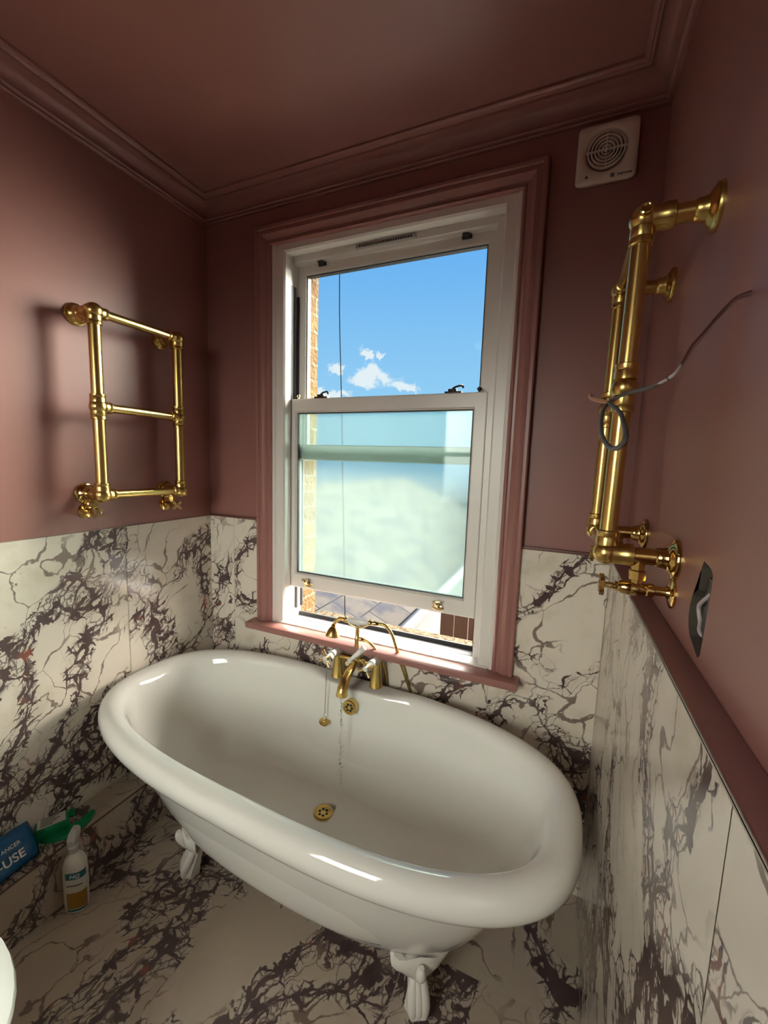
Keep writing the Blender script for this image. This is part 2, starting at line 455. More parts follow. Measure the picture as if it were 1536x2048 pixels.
bo = [bm.verts.new((W+.12, y, z)) for y, z in ((YB, -.05), (0, -.05), (0, 2.75), (YB, 2.75))]
for i in range(4): bm.faces.new((outer[i], outer[(i+1) % 4], bo[(i+1) % 4], bo[i]))
bm.faces.new(bo)
wr = struct('wall_right', bm, ['pink_paint', 'recess_side'], smooth=False)
bm = bmesh.new()
quad(bm, [(W+.044, -.83, 1.21), (W+.044, -.69, 1.21), (W+.044, -.69, 1.40), (W+.044, -.83, 1.40)])
obj('cavity_back', bm, 'hole_dark', wr, smooth=False)
bm = bmesh.new()
box(bm, (W+.004, -.800, 1.262), (W+.042, -.762, 1.352), .004)
sb = obj('back_box', bm, 'gutter_black', wr)
bm = bmesh.new()
tube(bm, [(W+.03, -.79, 1.36), (W+.008, -.785, 1.335), (W+.002, -.765, 1.315), (W+.004, -.745, 1.30), (W+.006, -.752, 1.28), (W+.004, -.77, 1.268), (W+.03, -.78, 1.255)], .0028, 8, smooth=5)
obj('loose_wire', bm, 'cable_sheath', wr)

# marble cladding: tiles with their own veining; uv in metres, u runs along the veins
random.seed(5)
def tiles(name, mname, cuts_a, cuts_b, P, ang, thick=.0, gap=.0012, parent=None, grout=True, seed=1, offs=None, cut=None):
    rnd = random.Random(seed)
    bm = bmesh.new(); ca, sa = math.cos(ang), math.sin(ang); k = 0
    for i in range(len(cuts_a)-1):
        for j in range(len(cuts_b)-1):
            a0, a1, b0, b1 = cuts_a[i]+gap, cuts_a[i+1]-gap, cuts_b[j]+gap, cuts_b[j+1]-gap
            ou, ov = (rnd.uniform(0, 9), rnd.uniform(0, 9))
            if offs and k < len(offs) and offs[k]: ou, ov = offs[k]
            k += 1
            parts = [(a0, a1, b0, b1)]
            if cut:
                h0, h1, g0 = cut; parts = []
                if a0 < h0: parts.append((a0, min(a1, h0), b0, b1))
                if a1 > h1: parts.append((max(a0, h1), a1, b0, b1))
                if a1 > h0 and a0 < h1: parts.append((max(a0, h0), min(a1, h1), b0, g0))
            for a0, a1, b0, b1 in parts:
                pts = [(a0, b0), (a1, b0), (a1, b1), (a0, b1)]
                quad(bm, [P(a, b) for a, b in pts], [(a*ca+b*sa+ou, -a*sa+b*ca+ov) for a, b in pts])
    return obj(name, bm, mname, parent, smooth=False)
# left wall
wl = bpy.data.objects['wall_left']
bm = bmesh.new(); box(bm, (0, YB, -.02), (.0065, -.0005, MT)); obj('cladding_backing', bm, 'grout', wl, smooth=False)
tiles('marble_tiles', 'marble_left', [YB, -1.635, -1.035, -.435, -.008], [0, MT], lambda a, b: (.0075, a, b), R(52), parent=wl, seed=3)
# ledge
bm = bmesh.new(); box(bm, (.008, YB, 0), (LX-.001, -.016, LZ-.001)); ld = struct('trim_1', bm, 'grout', smooth=False)
bm = bmesh.new(); ca, sa = math.cos(R(60)), math.sin(R(60)); k = 0
for y0, y1 in ((YB, -1.635), (-1.634, -1.036), (-1.034, -.016)):
    for (A, B, fa) in ((.008, LX, lambda a, b: (a, b, LZ)), (0, LZ, lambda a, b: (LX, b, a))):
        pts = [(A, y0), (B, y0), (B, y1), (A, y1)]
        quad(bm, [fa(a, b) for a, b in pts], [(a*-sa+b*ca+k*2.3, a*ca+b*sa+k*1.1) for a, b in pts]); k += 1
obj('marble_tiles', bm, 'marble_floor', ld, smooth=False)
bm = bmesh.new(); box(bm, (LX-.002, YB, LZ-.003), (LX+.002, -.016, LZ+.0025), .001); obj('edge_trim', bm, 'dark_brown', ld)
# window wall
ww = bpy.data.objects['wall_window']
bm = bmesh.new(); [box(bm, a, b) for a, b in (((.0075, -.012, -.02), (MX+.002, -.0002, .735)), ((.0075, -.012, .735), (.36, -.0002, MT)), ((1.385, -.012, .735), (MX+.002, -.0002, MT)))]; obj('cladding_backing', bm, 'grout', ww, smooth=False)
tiles('marble_tiles', 'marble_window', [.008, .155, .755, 1.355, MX], [0, MT], lambda a, b: (a, -.0135, b), R(50), parent=ww, seed=11, cut=(.36, 1.385, .738))
bm = bmesh.new(); box(bm, (.0075, -.0145, MT-.001), (.306, -.0005, MT+.009), .001); box(bm, (1.436, -.0145, MT-.001), (MX+.01, -.0005, MT+.009), .001); obj('top_strip', bm, 'dark_brown', ww)  # dark strip along the top of the window-wall marble
# right wall
bm = bmesh.new(); box(bm, (MX+.002, YB, -.02), (W-.0005, -.0125, MT-.001)); obj('cladding_backing', bm, 'grout', wr, smooth=False)
tiles('marble_tiles', 'marble_right', [YB, -2.26, -1.66, -1.06, -.015], [0, MT], lambda a, b: (MX, a, b), R(108), parent=wr, seed=23)
bm = bmesh.new(); box(bm, (MX-.001, YB, MT-.001), (W-.0005, -.0125, MT+.003), .001); obj('painted_ledge', bm, 'pink_gloss', wr)
bm = bmesh.new(); box(bm, (MX-.001, YB, MT-.003), (MX+.001, -.0125, MT+.0036), .0004); obj('edge_trim', bm, 'grout', wr)
# floor
bm = bmesh.new(); box(bm, (-.1, YB-.1, -.1), (W+.1, .1, -.0012)); fl = struct('floor', bm, 'grout', smooth=False)
tiles('marble_tiles', 'marble_floor', [0, .62, 1.22, MX], [YB, -1.6, -1.0, -.4, -.0135], lambda a, b: (a, b, 0), R(62), parent=fl, seed=31)

# cornice: coved moulding mitred round left, window and right wall (and back)
def cornice_prof():
    # (distance from wall, height)
    P = [(0, 2.518), (.010, 2.518), (.013, 2.523), (.009, 2.527), (.015, 2.530), (.018, 2.535), (.014, 2.539)]
    for k in range(9):
        t = k/8*PI/2
        P.append((.014 + (1-math.cos(t))*.044, 2.539 + math.sin(t)*.043))
    P += [(.058, 2.586), (.066, 2.583), (.070, 2.588), (.074, 2.586), (.078, 2.590), (.085, 2.590), (.085, CZ), (0, CZ)]
    return P
prof = cornice_prof()
bm = bmesh.new()
loft(bm, [[Vector((d, YB+.0+d*0+d, z)) for d, z in prof], [Vector((d, -d, z)) for d, z in prof], [Vector((W-d, -d, z)) for d, z in prof], [Vector((W-d, YB+d, z)) for d, z in prof]], cap=False, closed=True)
struct('trim_2', bm, 'pink_paint', angle=50)

# ceiling lamp added behind the camera for warm fill
cl_ = empty('fill_lamp', (.85, -2.15, CZ), 'added round flush ceiling lamp with glowing opal diffuser, for fill light', 'lamp')
bm = bmesh.new(); lathe(bm, (0, 0, 0), (0, 0, -1), [(0, .15), (.03, .15), (.035, .145), (.03, .13)], 32); obj('lamp_base', bm, 'upvc', cl_)
bm = bmesh.new(); lathe(bm, (0, 0, -.028), (0, 0, -1), [(0, .13), (.015, .125), (.035, .09), (.042, .001)], 32); obj('diffuser', bm, 'fill_glow', cl_)

# ------------------------------------------------------------------ window
win = bpy.data.objects.new('window_1', None); C.objects.link(win); win['kind'] = 'structure'; win.location = (.87, 0, .735)
bpy.context.view_layer.update()
def wobj(name, bm, m, parent=None, **kw):
    o = obj(name, bm, m, parent or win, **kw)
    if not parent or parent == win: o.matrix_parent_inverse = win.matrix_world.inverted()
    return o
# white box frame
bm = bmesh.new()
frame_rect(bm, WX0, WX1, .706, 2.400, [(0, -.012), (.012, -.014), (.018, -.006), (.052, -.006), (.058, .002), (.058, .040), (.050, .046), (.050, .135), (0, .135)])
wobj('frame', bm, 'upvc', angle=25)
bm = bmesh.new()   # sash tracks with dark grooves on both jambs
for sx, x in ((1, WX0+.050), (-1, WX1-.050)):
    for ya, yb in ((.090, .096), (.133, .138)):
        box(bm, (min(x, x+sx*.012), ya, .80), (max(x, x+sx*.012), yb, 2.2))
wobj('sash_track', bm, 'black_seal', smooth=False)
bm = bmesh.new()
for s_, x in ((1, WX0+.049), (-1, WX1-.049)):
    for ya, yb in ((.050, .064), (.070, .084)): box(bm, (min(x, x+s_*.004), ya, 1.50), (max(x, x+s_*.004), yb, 2.235))
wobj('jamb_channel', bm, 'track_grey', smooth=False)
bm = bmesh.new()   # inner sill of the frame
box(bm, (WX0+.02, -.014, .745), (WX1-.02, .05, .768), .003); wobj('frame_sill', bm, 'upvc')
bm = bmesh.new(); box(bm, (WX0+.045, .05, .735), (WX1-.045, .135, .757), .003); wobj('sill_channel', bm, 'track_grey')
bm = bmesh.new(); box(bm, (WX0+.052, .048, .756), (WX1-.052, .056, .768)); box(bm, (WX0+.052, .122, .752), (WX1-.052, .130, .775)); wobj('sill_seal', bm, 'black_seal', smooth=False)
bm = bmesh.new(); box(bm, (1.2815, .047, .762), (1.318, .135, 2.34)); wobj('jamb_liner', bm, 'upvc', smooth=False)
# head infill with trickle vent
bm = bmesh.new(); box(bm, (WX0+.05, .056, 2.324), (WX1-.05, .098, 2.40), .002); wobj('head_infill', bm, 'upvc')
def sash(x0, x1, z0, z1, gx0, gx1, gz0, gz1, y0, y1, glass, nm):
    e = bpy.data.objects.new(nm, None); C.objects.link(e); e.parent = win; e.location = (0, 0, 0); e.matrix_parent_inverse = win.matrix_world.inverted()
    # four rails of different widths, mitred
    bm = bmesh.new()
    P = [(0, y1), (0, y0+.002), (.06, y0), (.86, y0), (.90, y0+.004), (.93, y0+.002), (1.0, y0+.010), (1.0, y1)]
    rings = []
    for (ax, az, bx, bz) in ((x0, z0, gx0, gz0), (x0, z1, gx0, gz1), (x1, z1, gx1, gz1), (x1, z0, gx1, gz0)):
        rings.append([Vector((ax+(bx-ax)*t, y, az+(bz-az)*t)) for t, y in P])
    loft(bm, rings, cap=False, closed=True)
    o = obj('sash_frame', bm, 'upvc', e, angle=25)
    bm = bmesh.new(); m = .0035
    frame_rect(bm, gx0-.001, gx1+.001, gz0-.001, gz1+.001, [(0, y0+.008), (m, y0+.009), (m, y1-.004), (0, y1-.004)])
    obj('gasket', bm, 'black_seal', e, smooth=False)
    yc = (y0+y1)/2
    bm = bmesh.new(); box(bm, (gx0, yc-.002, gz0), (gx1, yc+.002, gz1)); obj('glass', bm, glass, e, smooth=False)
    return e
lower = sash(.391, 1.279, .918, 1.762, .461, 1.230, .988, 1.702, .050, .088, 'frosted_glass', 'lower_sash')
upper = sash(.430, 1.279, 1.500, 2.335, .472, 1.240, 1.565, 2.285, .096, .132, 'clear_glass', 'upper_sash')
# hardware
def sub(name, bm, m, parent, **kw): return obj(name, bm, m, parent, **kw)
for x, s in ((.575, 1), (1.150, 1)):    # fasteners on the meeting rail
    bm = bmesh.new(); box(bm, (x-.032, .056, 1.762), (x+.032, .080, 1.770), .002); box(bm, (x-.02, .060, 1.770), (x+.012, .076, 1.780), .003)
    tube(bm, [(x-.004, .068, 1.780), (x+.01, .062, 1.786), (x+.034, .055, 1.788), (x+.040, .054, 1.778)], .0038, 8, smooth=3)
    sub('sash_fastener', bm, 'gunmetal', lower)
for x in (.455, 1.246):
    bm = bmesh.new(); lathe(bm, (x, .068, 1.761), (x, .068, 2), [(0, .007), (.003, .007), (.004, .004), (.008, .004), (.010, .008), (.017, .009), (.021, .006), (.022, 0)], 14)
    sub('tilt_knob', bm, 'gunmetal' if x > 1 else 'brass_light', lower)
for x in (.529, 1.136):                  # sash lifts
    bm = bmesh.new()
    lathe(bm, (x, .0495, .944), (x, 0, .944), [(0, .019), (.002, .019), (.003, .017), (.003, 0)], 20)
    for v in bm.verts: v.co.z = .938 + (v.co.z-.944)*.62; v.co.x = x + (v.co.x-x)*1.25
    tube(bm, [(x, .048, .945), (x, .034, .950), (x, .026, .960), (x, .024, .968)], .008, 10, smooth=3, taper=lambda t: .0075+.003*t)
    box(bm, (x-.016, .017, .962), (x+.016, .027, .972), .003)
    sub('sash_lift', bm, 'brass_light', lower)
for x in (.555, 1.165):                  # hooks on the top rail
    bm = bmesh.new(); z = 2.318
    box(bm, (x-.018, .088, z-.008), (x+.018, .0965, z+.006), .002); box(bm, (x-.006, .074, z-.006), (x+.006, .09, z+.024), .002); tube(bm, [(x-.012, .078, z+.004), (x+.015, .078, z-.003)], .006, 10)
    sub('top_hook', bm, 'gunmetal', upper)
bm = bmesh.new(); box(bm, (.735, .046, 2.327), (.985, .0565, 2.341), .003)
wobj('trickle_vent', bm, 'vent_grey')
bm = bmesh.new()
for k in range(22): box(bm, (.750+k*.0102, .0450, 2.330), (.756+k*.0102, .0465, 2.338))
wobj('vent_slots', bm, 'gunmetal', smooth=False)
# pink architrave, three sides
bm = bmesh.new()
pr_ = [(0, 0), (0, -.030), (.004, -.034), (.014, -.034), (.018, -.029), (.024, -.031), (.034, -.032), (.044, -.026), (.052, -.018), (.060, -.017), (.064, -.021), (.069, -.022), (.074, -.017), (.074, 0)]
frame_rect(bm, .303, 1.438, .742, 2.444, pr_, sides='LTR')
wobj('architrave', bm, 'pink_gloss', angle=25)
bm = bmesh.new(); box(bm, (.272, -.078, .732), (1.462, .0, .762), .007); wobj('window_board', bm, 'pink_gloss')

# ------------------------------------------------------------------ outside
bm = bmesh.new()
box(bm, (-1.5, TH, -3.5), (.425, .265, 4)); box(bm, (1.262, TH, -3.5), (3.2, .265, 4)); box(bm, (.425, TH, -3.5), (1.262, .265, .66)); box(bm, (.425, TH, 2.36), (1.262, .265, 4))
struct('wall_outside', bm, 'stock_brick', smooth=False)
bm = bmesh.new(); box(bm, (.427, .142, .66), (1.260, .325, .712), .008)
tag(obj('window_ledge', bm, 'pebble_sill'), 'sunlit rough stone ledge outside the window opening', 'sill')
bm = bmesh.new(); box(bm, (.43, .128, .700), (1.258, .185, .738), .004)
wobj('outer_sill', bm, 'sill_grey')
bm = bmesh.new(); tube(bm, [(.513, .3, 3.9), (.516, .3, 2.4), (.539, .3, 1.8), (.583, .3, .735), (.60, .3, .3)], .0022, 8, smooth=4)
tag(obj('aerial_cable', bm, 'matt_black'), 'thin black cable hanging down outside the window', 'cable')
hs = empty('neighbouring_house', (0, 3, -3), 'neighbouring low building with slate roof, black gutter and white rendered side', 'building')
def hobj(name, bm, m, **kw):
    o = obj(name, bm, m, hs, **kw); off_ = Vector((0, 3, -3))
    o.data.transform(Matrix.Translation(-off_)); return o
SL = .42
bm = bmesh.new()
def rp(x, y): return (x, y, 0 + SL*(.22-x))
quad(bm, [rp(.24, .9), rp(.24, 9), rp(-2.4, 9), rp(-2.4, .9)], [(.9, 0), (9, 0), (9, 2.9), (.9, 2.9)])
quad(bm, [(.24, .9, -.03), (.24, 9, -.03), (-2.4, 9, 1.07), (-2.4, .9, 1.07)], [(0, 0), (8, 0), (8, 3), (0, 3)])
quad(bm, [(-2.4, .9, 1.1), (-2.4, 9, 1.1), (-4.6, 9, .2), (-4.6, .9, .2)], [(0, 0), (8, 0), (8, 3), (0, 3)])
hobj('roof', bm, 'slate', smooth=False)
bm = bmesh.new(); tube(bm, [(.29, .9, -.05), (.29, 9, -.05)], .055, 14); hobj('gutter', bm, 'gutter_black')
bm = bmesh.new(); box(bm, (.20, .9, -.16), (.235, 9, -.01)); hobj('fascia', bm, 'gutter_black', smooth=False)
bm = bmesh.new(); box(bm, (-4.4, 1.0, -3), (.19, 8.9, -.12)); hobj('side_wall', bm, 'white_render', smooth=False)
fe = empty('garden_fence', (1.5, 1.85, -3), 'dark brown boarded fence with pale curved strips beside the white wall', 'fence')
bm = bmesh.new()
for k in range(14):
    box(bm, (-.83+k*.12, 0, 0), (-.83+k*.12+.114, .03, 3.25), .003)
obj('boards', bm, 'fence_wood', fe, smooth=False)
bm = bmesh.new()
for k in range(3):
    tube(bm, [(-.80+k*.42, -.02, 2.55), (-.70+k*.42, -.02, 2.85), (-.55+k*.42, -.02, 3.02), (-.36+k*.42, -.02, 3.1)], .018, 8, smooth=4)
obj('curved_strips', bm, 'fence_strip', fe)
bm = bmesh.new(); box(bm, (-9, .27, -3.2), (9, 14, -3.0)); struct('ground', bm, 'ground', smooth=False)

# ------------------------------------------------------------------ bathtub
TX, TY = .838, -.409
def selip(a, b, n, z, N=96, cx=TX, cy=TY):
    out = []
    for i in range(N):
        t = 2*PI*i/N; c, s = math.cos(t), math.sin(t)
        out.append(Vector((cx + a*math.copysign(abs(c)**(2/n), c), cy + b*math.copysign(abs(s)**(2/n), s), z)))
    return out
tub = empty('bathtub', (TX, TY, 0), 'white double-ended roll-top bathtub on claw feet under the window', 'bathtub')
SEC = [  # a, b, n, z : outside from the base up, over the roll, down the inside
 (0.3385, 0.09, 2.2, 0.131), (0.4685, 0.14, 2.3, 0.1433), (0.5285, 0.185, 2.5, 0.174), (0.5785, 0.209, 2.6, 0.2251), (0.6385, 0.249, 2.8, 0.3275), (0.6885, 0.277, 2.8, 0.4298), (0.7265, 0.297, 2.8, 0.5015), (0.7425, 0.307, 2.8, 0.5297),
 (0.7685, 0.321, 2.8, 0.5317), (0.7955, 0.343, 2.8, 0.5407), (0.8205, 0.365, 2.8, 0.5597), (0.8295, 0.373, 2.8, 0.5877), (0.8245, 0.369, 2.8, 0.6137), (0.8105, 0.357, 2.8, 0.6297), (0.7905, 0.339, 2.8, 0.6367), (0.7675, 0.32, 2.8, 0.6337), (0.7505, 0.306, 2.8, 0.6217),
 (0.7365, 0.296, 2.8, 0.5967), (0.7225, 0.289, 2.8, 0.5517), (0.6735, 0.274, 2.8, 0.4503), (0.6135, 0.257, 2.8, 0.348), (0.555, 0.238, 2.7, 0.275), (0.527, 0.226, 2.7, 0.239), (0.507, 0.216, 2.6, 0.2262), (0.470, 0.195, 2.5, 0.2205), (0.1985, 0.09, 2.2, 0.2149), (0.0485, 0.03, 2, 0.2129)]
rings = [selip(*s) for s in SEC]
# flattened tap deck in the middle of the back rim
DX = .845
for si, ring in enumerate(rings):
    if si < 8 or si > 20: continue
    for v in ring:
        if v.y > TY:
            k = max(0, 1-((abs(v.x-DX)/.19)**6)); k = min(1, k*1.3)
            if 12 <= si <= 16: v.z = v.z*(1-k) + .617*k
            if si >= 14: v.y -= .030*k*max(0, (21-si)/7 if si > 16 else 1)
bm = bmesh.new(); loft(bm, rings)
bo_ = obj('tub_body', bm, 'white_enamel', tub, sub=1, angle=180)
bo_.data.transform(Matrix.Rotation(-.039, 4, 'Z') @ Matrix.Translation((-TX, -TY, 0)))
def tobj(name, bm, m, parent=tub, **kw):
    o = obj(name, bm, m, parent, **kw); o.data.transform(Matrix.Translation((-TX, -TY, 0))); return o
def foot(bx, by, dx, dy):
    """ball and claw foot; (dx,dy) points outwards"""
    bm = bmesh.new(); o = Vector((dx, dy, 0)).normalized(); s = Vector((-o.y, o.x, 0)); c0 = Vector((bx, by, 0))
    # (height, outward offset, half width, half depth)
    L = [(.0, .012, .020, .020), (.006, .016, .030, .030), (.022, .020, .034, .034), (.040, .014, .030, .030), (.060, .004, .024, .024), (.085, -.004, .024, .022), (.105, -.004, .030, .024), (.122, .004, .046, .026), (.140, .012, .066, .024), (.160, .020, .080, .020), (.178, .026, .084, .016), (.190, .030, .074, .010)]
    rg = []
    for z, of, hw, hd in L:
        rr = []
        for i in range(24):
            t = 2*PI*i/24; fl_ = 1 + (.10*math.cos(5*t) if z > .11 else .08*math.cos(6*t))
            v = c0 + o*(of + hd*fl_*math.sin(t)) + s*(hw*fl_*math.cos(t)); v.z = z + (.012*math.cos(t*4) if z > .155 else 0)
            # wrap the shell back round the hull
            if z > .11: v -= o*(abs(math.cos(t))**2*.022*(z-.11)/.08)
            rr.append(v)
        rg.append(rr)
    loft(bm, rg)
    for k in (-1, 0, 1):   # claws
        tube(bm, [c0+o*.004+s*(k*.010)+Vector((0, 0, .10)), c0+o*.020+s*(k*.014)+Vector((0, 0, .075)), c0+o*.036+s*(k*.017)+Vector((0, 0, .040)), c0+o*.040+s*(k*.014)+Vector((0, 0, .012))], .007, 12, smooth=5, taper=lambda t: .006+.010*math.sin(PI*min(1, .15+t*.75)))
    # raised leaf in the middle of the shell
    tube(bm, [c0+o*.012+Vector((0, 0, .10)), c0+o*.034+Vector((0, 0, .135)), c0+o*.050+Vector((0, 0, .165)), c0+o*.052+Vector((0, 0, .186))], .012, 10, smooth=3, taper=lambda t: .006+.010*math.sin(PI*min(1, t*.9+.05)))
    return bm
for bx, by, dx, dy in ((1.285, -.525, .55, -1), (.435, -.515, -.75, -1), (1.31, -.255, .6, 1), (.50, -.255, -.6, 1)):
    tobj('claw_foot', foot(bx, by, dx, dy), 'foot_enamel')
# waste
wc = Vector((.838, -.300, .2195))
bm = bmesh.new(); lathe(bm, wc, wc+Vector((0, 0, 1)), [(-.01, .036), (.0015, .036), (.003, .034), (.003, .028), (.0, .026), (-.002, .0)], 28); ws = tobj('waste', bm, 'brass')
bm = bmesh.new()
for k in range(6):
    a = k*PI/3; lathe(bm, wc+Vector((.015*math.cos(a), .015*math.sin(a), -.0015)), wc+Vector((.015*math.cos(a), .015*math.sin(a), 1)), [(0, .0055), (.001, .0055), (.001, 0)], 10)
tobj('waste_hole', bm, 'hole_dark', ws)
# overflow on the inner back wall
ov = Vector((.862, -.157, .556)); on = Vector((0, -1, .10)).normalized()
bm = bmesh.new(); lathe(bm, ov, ov+on, [(-.02, .029), (.004, .029), (.007, .026), (.007, .021), (.004, .020), (.0045, .0)], 28); of_ = tobj('overflow', bm, 'brass')
bm = bmesh.new(); a_, b_ = frame_of(on)
for k in range(6):
    q = ov + a_*(.012*math.cos(k*PI/3)) + b_*(.012*math.sin(k*PI/3)) + on*.0042
    lathe(bm, q, q+on, [(0, .0052), (.001, .0052), (.001, 0)], 10)
tobj('overflow_hole', bm, 'hole_dark', of_)

# ------------------------------------------------------------------ bath shower mixer
TPZ = .618
mx = empty('bath_mixer_tap', (DX, -.07, TPZ), 'brass bath mixer tap with cross handles standing on the tub rim', 'tap')
def mobj(name, bm, m, parent=mx, **kw):
    o = obj(name, bm, m, parent, **kw); o.data.transform(Matrix.Translation((-DX, .07, -TPZ))); return o
YT = -.070
for x in (.758, .932):
    bm = bmesh.new(); lathe(bm, (x, YT, TPZ-.004), (x, YT, 2), [(0, .027), (.006, .027), (.010, .025), (.05, .0205), (.085, .0165), (.105, .0155), (.112, .0)], 26); mobj('pillar', bm, 'brass')
bm = bmesh.new(); zc = TPZ+.090
tube(bm, [(.758, YT, zc), (.80, YT, zc), (.845, YT, zc+.002), (.89, YT, zc), (.932, YT, zc)], .012, 14)
lathe(bm, (.845, YT, zc-.022), (.845, YT, 2), [(0, .012), (.006, .019), (.03, .021), (.044, .018), (.052, .012), (.056, .012)], 20)
mobj('body', bm, 'brass')
hd = Vector((-.07, -1, .04)).normalized()     # handle axes, forwards and up
def handle(c, nm):
    c = Vector(c)
    bm = bmesh.new()
    lathe(bm, c-hd*.030, c+hd, [(0, .0), (.001, .013), (.006, .0170), (.030, .0170), (.060, .0150), (.066, .0170), (.072, .0170), (.076, .011), (.082, .013), (.088, .010), (.106, .009), (.110, .0)], 20)
    v = mobj('valve_bonnet', bm, 'ceramic')
    hc = c + hd*.080; a, b = frame_of(hd)
    bm = bmesh.new()
    for k in range(4):
        d = a*math.cos(k*PI/2+.5) + b*math.sin(k*PI/2+.5)
        tube(bm, [hc, hc+d*.012, hc+d*.024, hc+d*.034], .005, 10, taper=lambda t: .0042+.0036*t)
    lathe(bm, hc-hd*.008, hc+hd, [(0, .0), (.0005, .010), (.008, .011), (.012, .011), (.014, .0)], 18)
    h = mobj('cross_handle', bm, 'brass_light', v)
    bm = bmesh.new(); lathe(bm, hc+hd*.004, hc+hd*1, [(0, .0095), (.004, .0095), (.006, .007), (.007, 0)], 18); mobj('ceramic_cap', bm, 'ceramic', v)
for x in (.758, .932): handle((x, YT-.006, TPZ+.108), '')
# diverter lever between
bm = bmesh.new(); c = Vector((.822, -.098, .706)); d = Vector((.060, .030, .062)).normalized()
lathe(bm, c, c+d, [(0, .009), (.010, .012), (.016, .008), (.04, .0105), (.066, .0125), (.070, .011), (.076, .014), (.086, .013), (.090, 0)], 16); mobj('diverter_lever', bm, 'ceramic')
bm = bmesh.new(); c = Vector((.818, YT-.024, TPZ+.080)); lathe(bm, c, c+Vector((-.05, -1, .15)), [(-.01, .011), (.006, .011), (.008, .009), (.008, .0)], 18); mobj('indice_disc', bm, 'brass_light')
# spout
bm = bmesh.new()
sp = [(.845, YT-.008, zc-.004), (.847, YT-.045, zc-.012), (.850, YT-.085, zc-.022), (.853, YT-.118, zc-.038), (.855, YT-.135, zc-.060), (.855, YT-.138, zc-.078)]
tube(bm, sp, .014, 20, smooth=5, taper=lambda t: .0125+.0105*t)
mobj('spout', bm, 'brass')
# riser and cradle
RX, RY = .842, YT+.004; HZ = .868
bm = bmesh.new(); lathe(bm, (RX, RY, zc+.02), (RX, RY, 2), [(0, .014), (.010, .0145), (.014, .0105), (.060, .0105), (.064, .012), (.070, .012), (.074, .0095), (HZ-.022-zc-.02, .0095)], 18)
mobj('riser', bm, 'brass_light')
hu = Vector((1, .10, .03)).normalized()        # direction of the handset
bm = bmesh.new()
hc0 = Vector((RX+.003, RY-.004, HZ))
tube(bm, [hc0-hu*.052+Vector((0, 0, .014)), hc0-hu*.045+Vector((0, 0, -.006)), hc0-hu*.02+Vector((0, 0, -.021)), hc0+Vector((0, 0, -.024)), hc0+hu*.02+Vector((0, 0, -.021)), hc0+hu*.045+Vector((0, 0, -.006)), hc0+hu*.052+Vector((0, 0, .014))], .0045, 10, smooth=4)
mobj('cradle', bm, 'brass_light')
HOSE_A = [(RX+.008, RY, TPZ+.178), (RX+.03, RY+.002, TPZ+.176), (RX+.062, RY+.006, TPZ+.160), (RX+.088, RY+.014, TPZ+.125), (RX+.105, RY+.026, TPZ+.075), (RX+.113, RY+.040, TPZ+.020), (RX+.115, RY+.050, TPZ-.05), (RX+.10, RY+.055, TPZ-.16), (RX+.13, RY+.05, TPZ-.30)]
# hand shower with hose
hsr = empty('hand_shower', (RX, RY, HZ), 'brass telephone hand shower with white handle resting in its cradle', 'hand shower')
def sobj(name, bm, m, parent=hsr, **kw):
    o = obj(name, bm, m, parent, **kw); o.data.transform(Matrix.Translation((-RX, -RY, -HZ))); return o
bm = bmesh.new(); lathe(bm, hc0-hu*.048, hc0+hu, [(0, .007), (.010, .010), (.03, .0135), (.048, .0150), (.066, .0135), (.086, .010), (.096, .007)], 20); sobj('handle', bm, 'ceramic')
e0 = hc0-hu*.046
bm = bmesh.new()
tube(bm, [e0+hu*.004, e0-hu*.012, e0-hu*.030+Vector((0, 0, .002)), e0-hu*.048+Vector((0, -.004, -.010)), e0-hu*.054+Vector((0, -.006, -.028))], .007, 14, smooth=4)
lathe(bm, e0-hu*.010, e0+hu, [(0, .009), (.004, .011), (.010, .010)], 16)
hb = e0-hu*.055+Vector((0, -.007, -.028)); hdn = Vector((-.06, -.10, -1)).normalized()
lathe(bm, hb-hdn*.008, hb+hdn, [(0, .006), (.006, .011), (.010, .009), (.016, .016), (.026, .023), (.040, .028), (.046, .0295), (.050, .029), (.050, .0)], 26)
sobj('shower_rose', bm, 'brass')
e1 = hc0+hu*.048
bm = bmesh.new(); lathe(bm, e1-hu*.002, e1+hu, [(0, .009), (.008, .010), (.012, .0075), (.020, .0075), (.022, .0095), (.036, .0085), (.040, .007), (.048, .0065)], 16); sobj('hose_nut', bm, 'brass_polished')
def hose(pts, rad):
    bm = bmesh.new(); N = 40
    tube(bm, pts, rad, 10, smooth=14, taper=lambda t: rad*(1+.07*math.sin(t*N*PI*2))); return bm
e2 = e1+hu*.045
HB = [e2, e2+Vector((.020, .002, -.003)), e2+Vector((.045, .006, -.028)), e2+Vector((.062, .012, -.075)), e2+Vector((.082, .026, -.150)), e2+Vector((.108, .042, -.235)), e2+Vector((.130, .050, -.31)), e2+Vector((.12, .052, -.42)), e2+Vector((.03, .052, -.52)), e2+Vector((-.02, .05, -.56))]
sobj('flexible_hose', hose(HB, .0062), 'brass')
mobj('flexible_hose', hose(HOSE_A, .0062), 'brass')
bm = bmesh.new(); lathe(bm, HOSE_A[0], HOSE_A[1], [(-.012, .006), (.002, .006), (.004, .009), (.014, .009), (.018, .007), (.026, .0065)], 14); mobj('hose_outlet', bm, 'brass_polished')

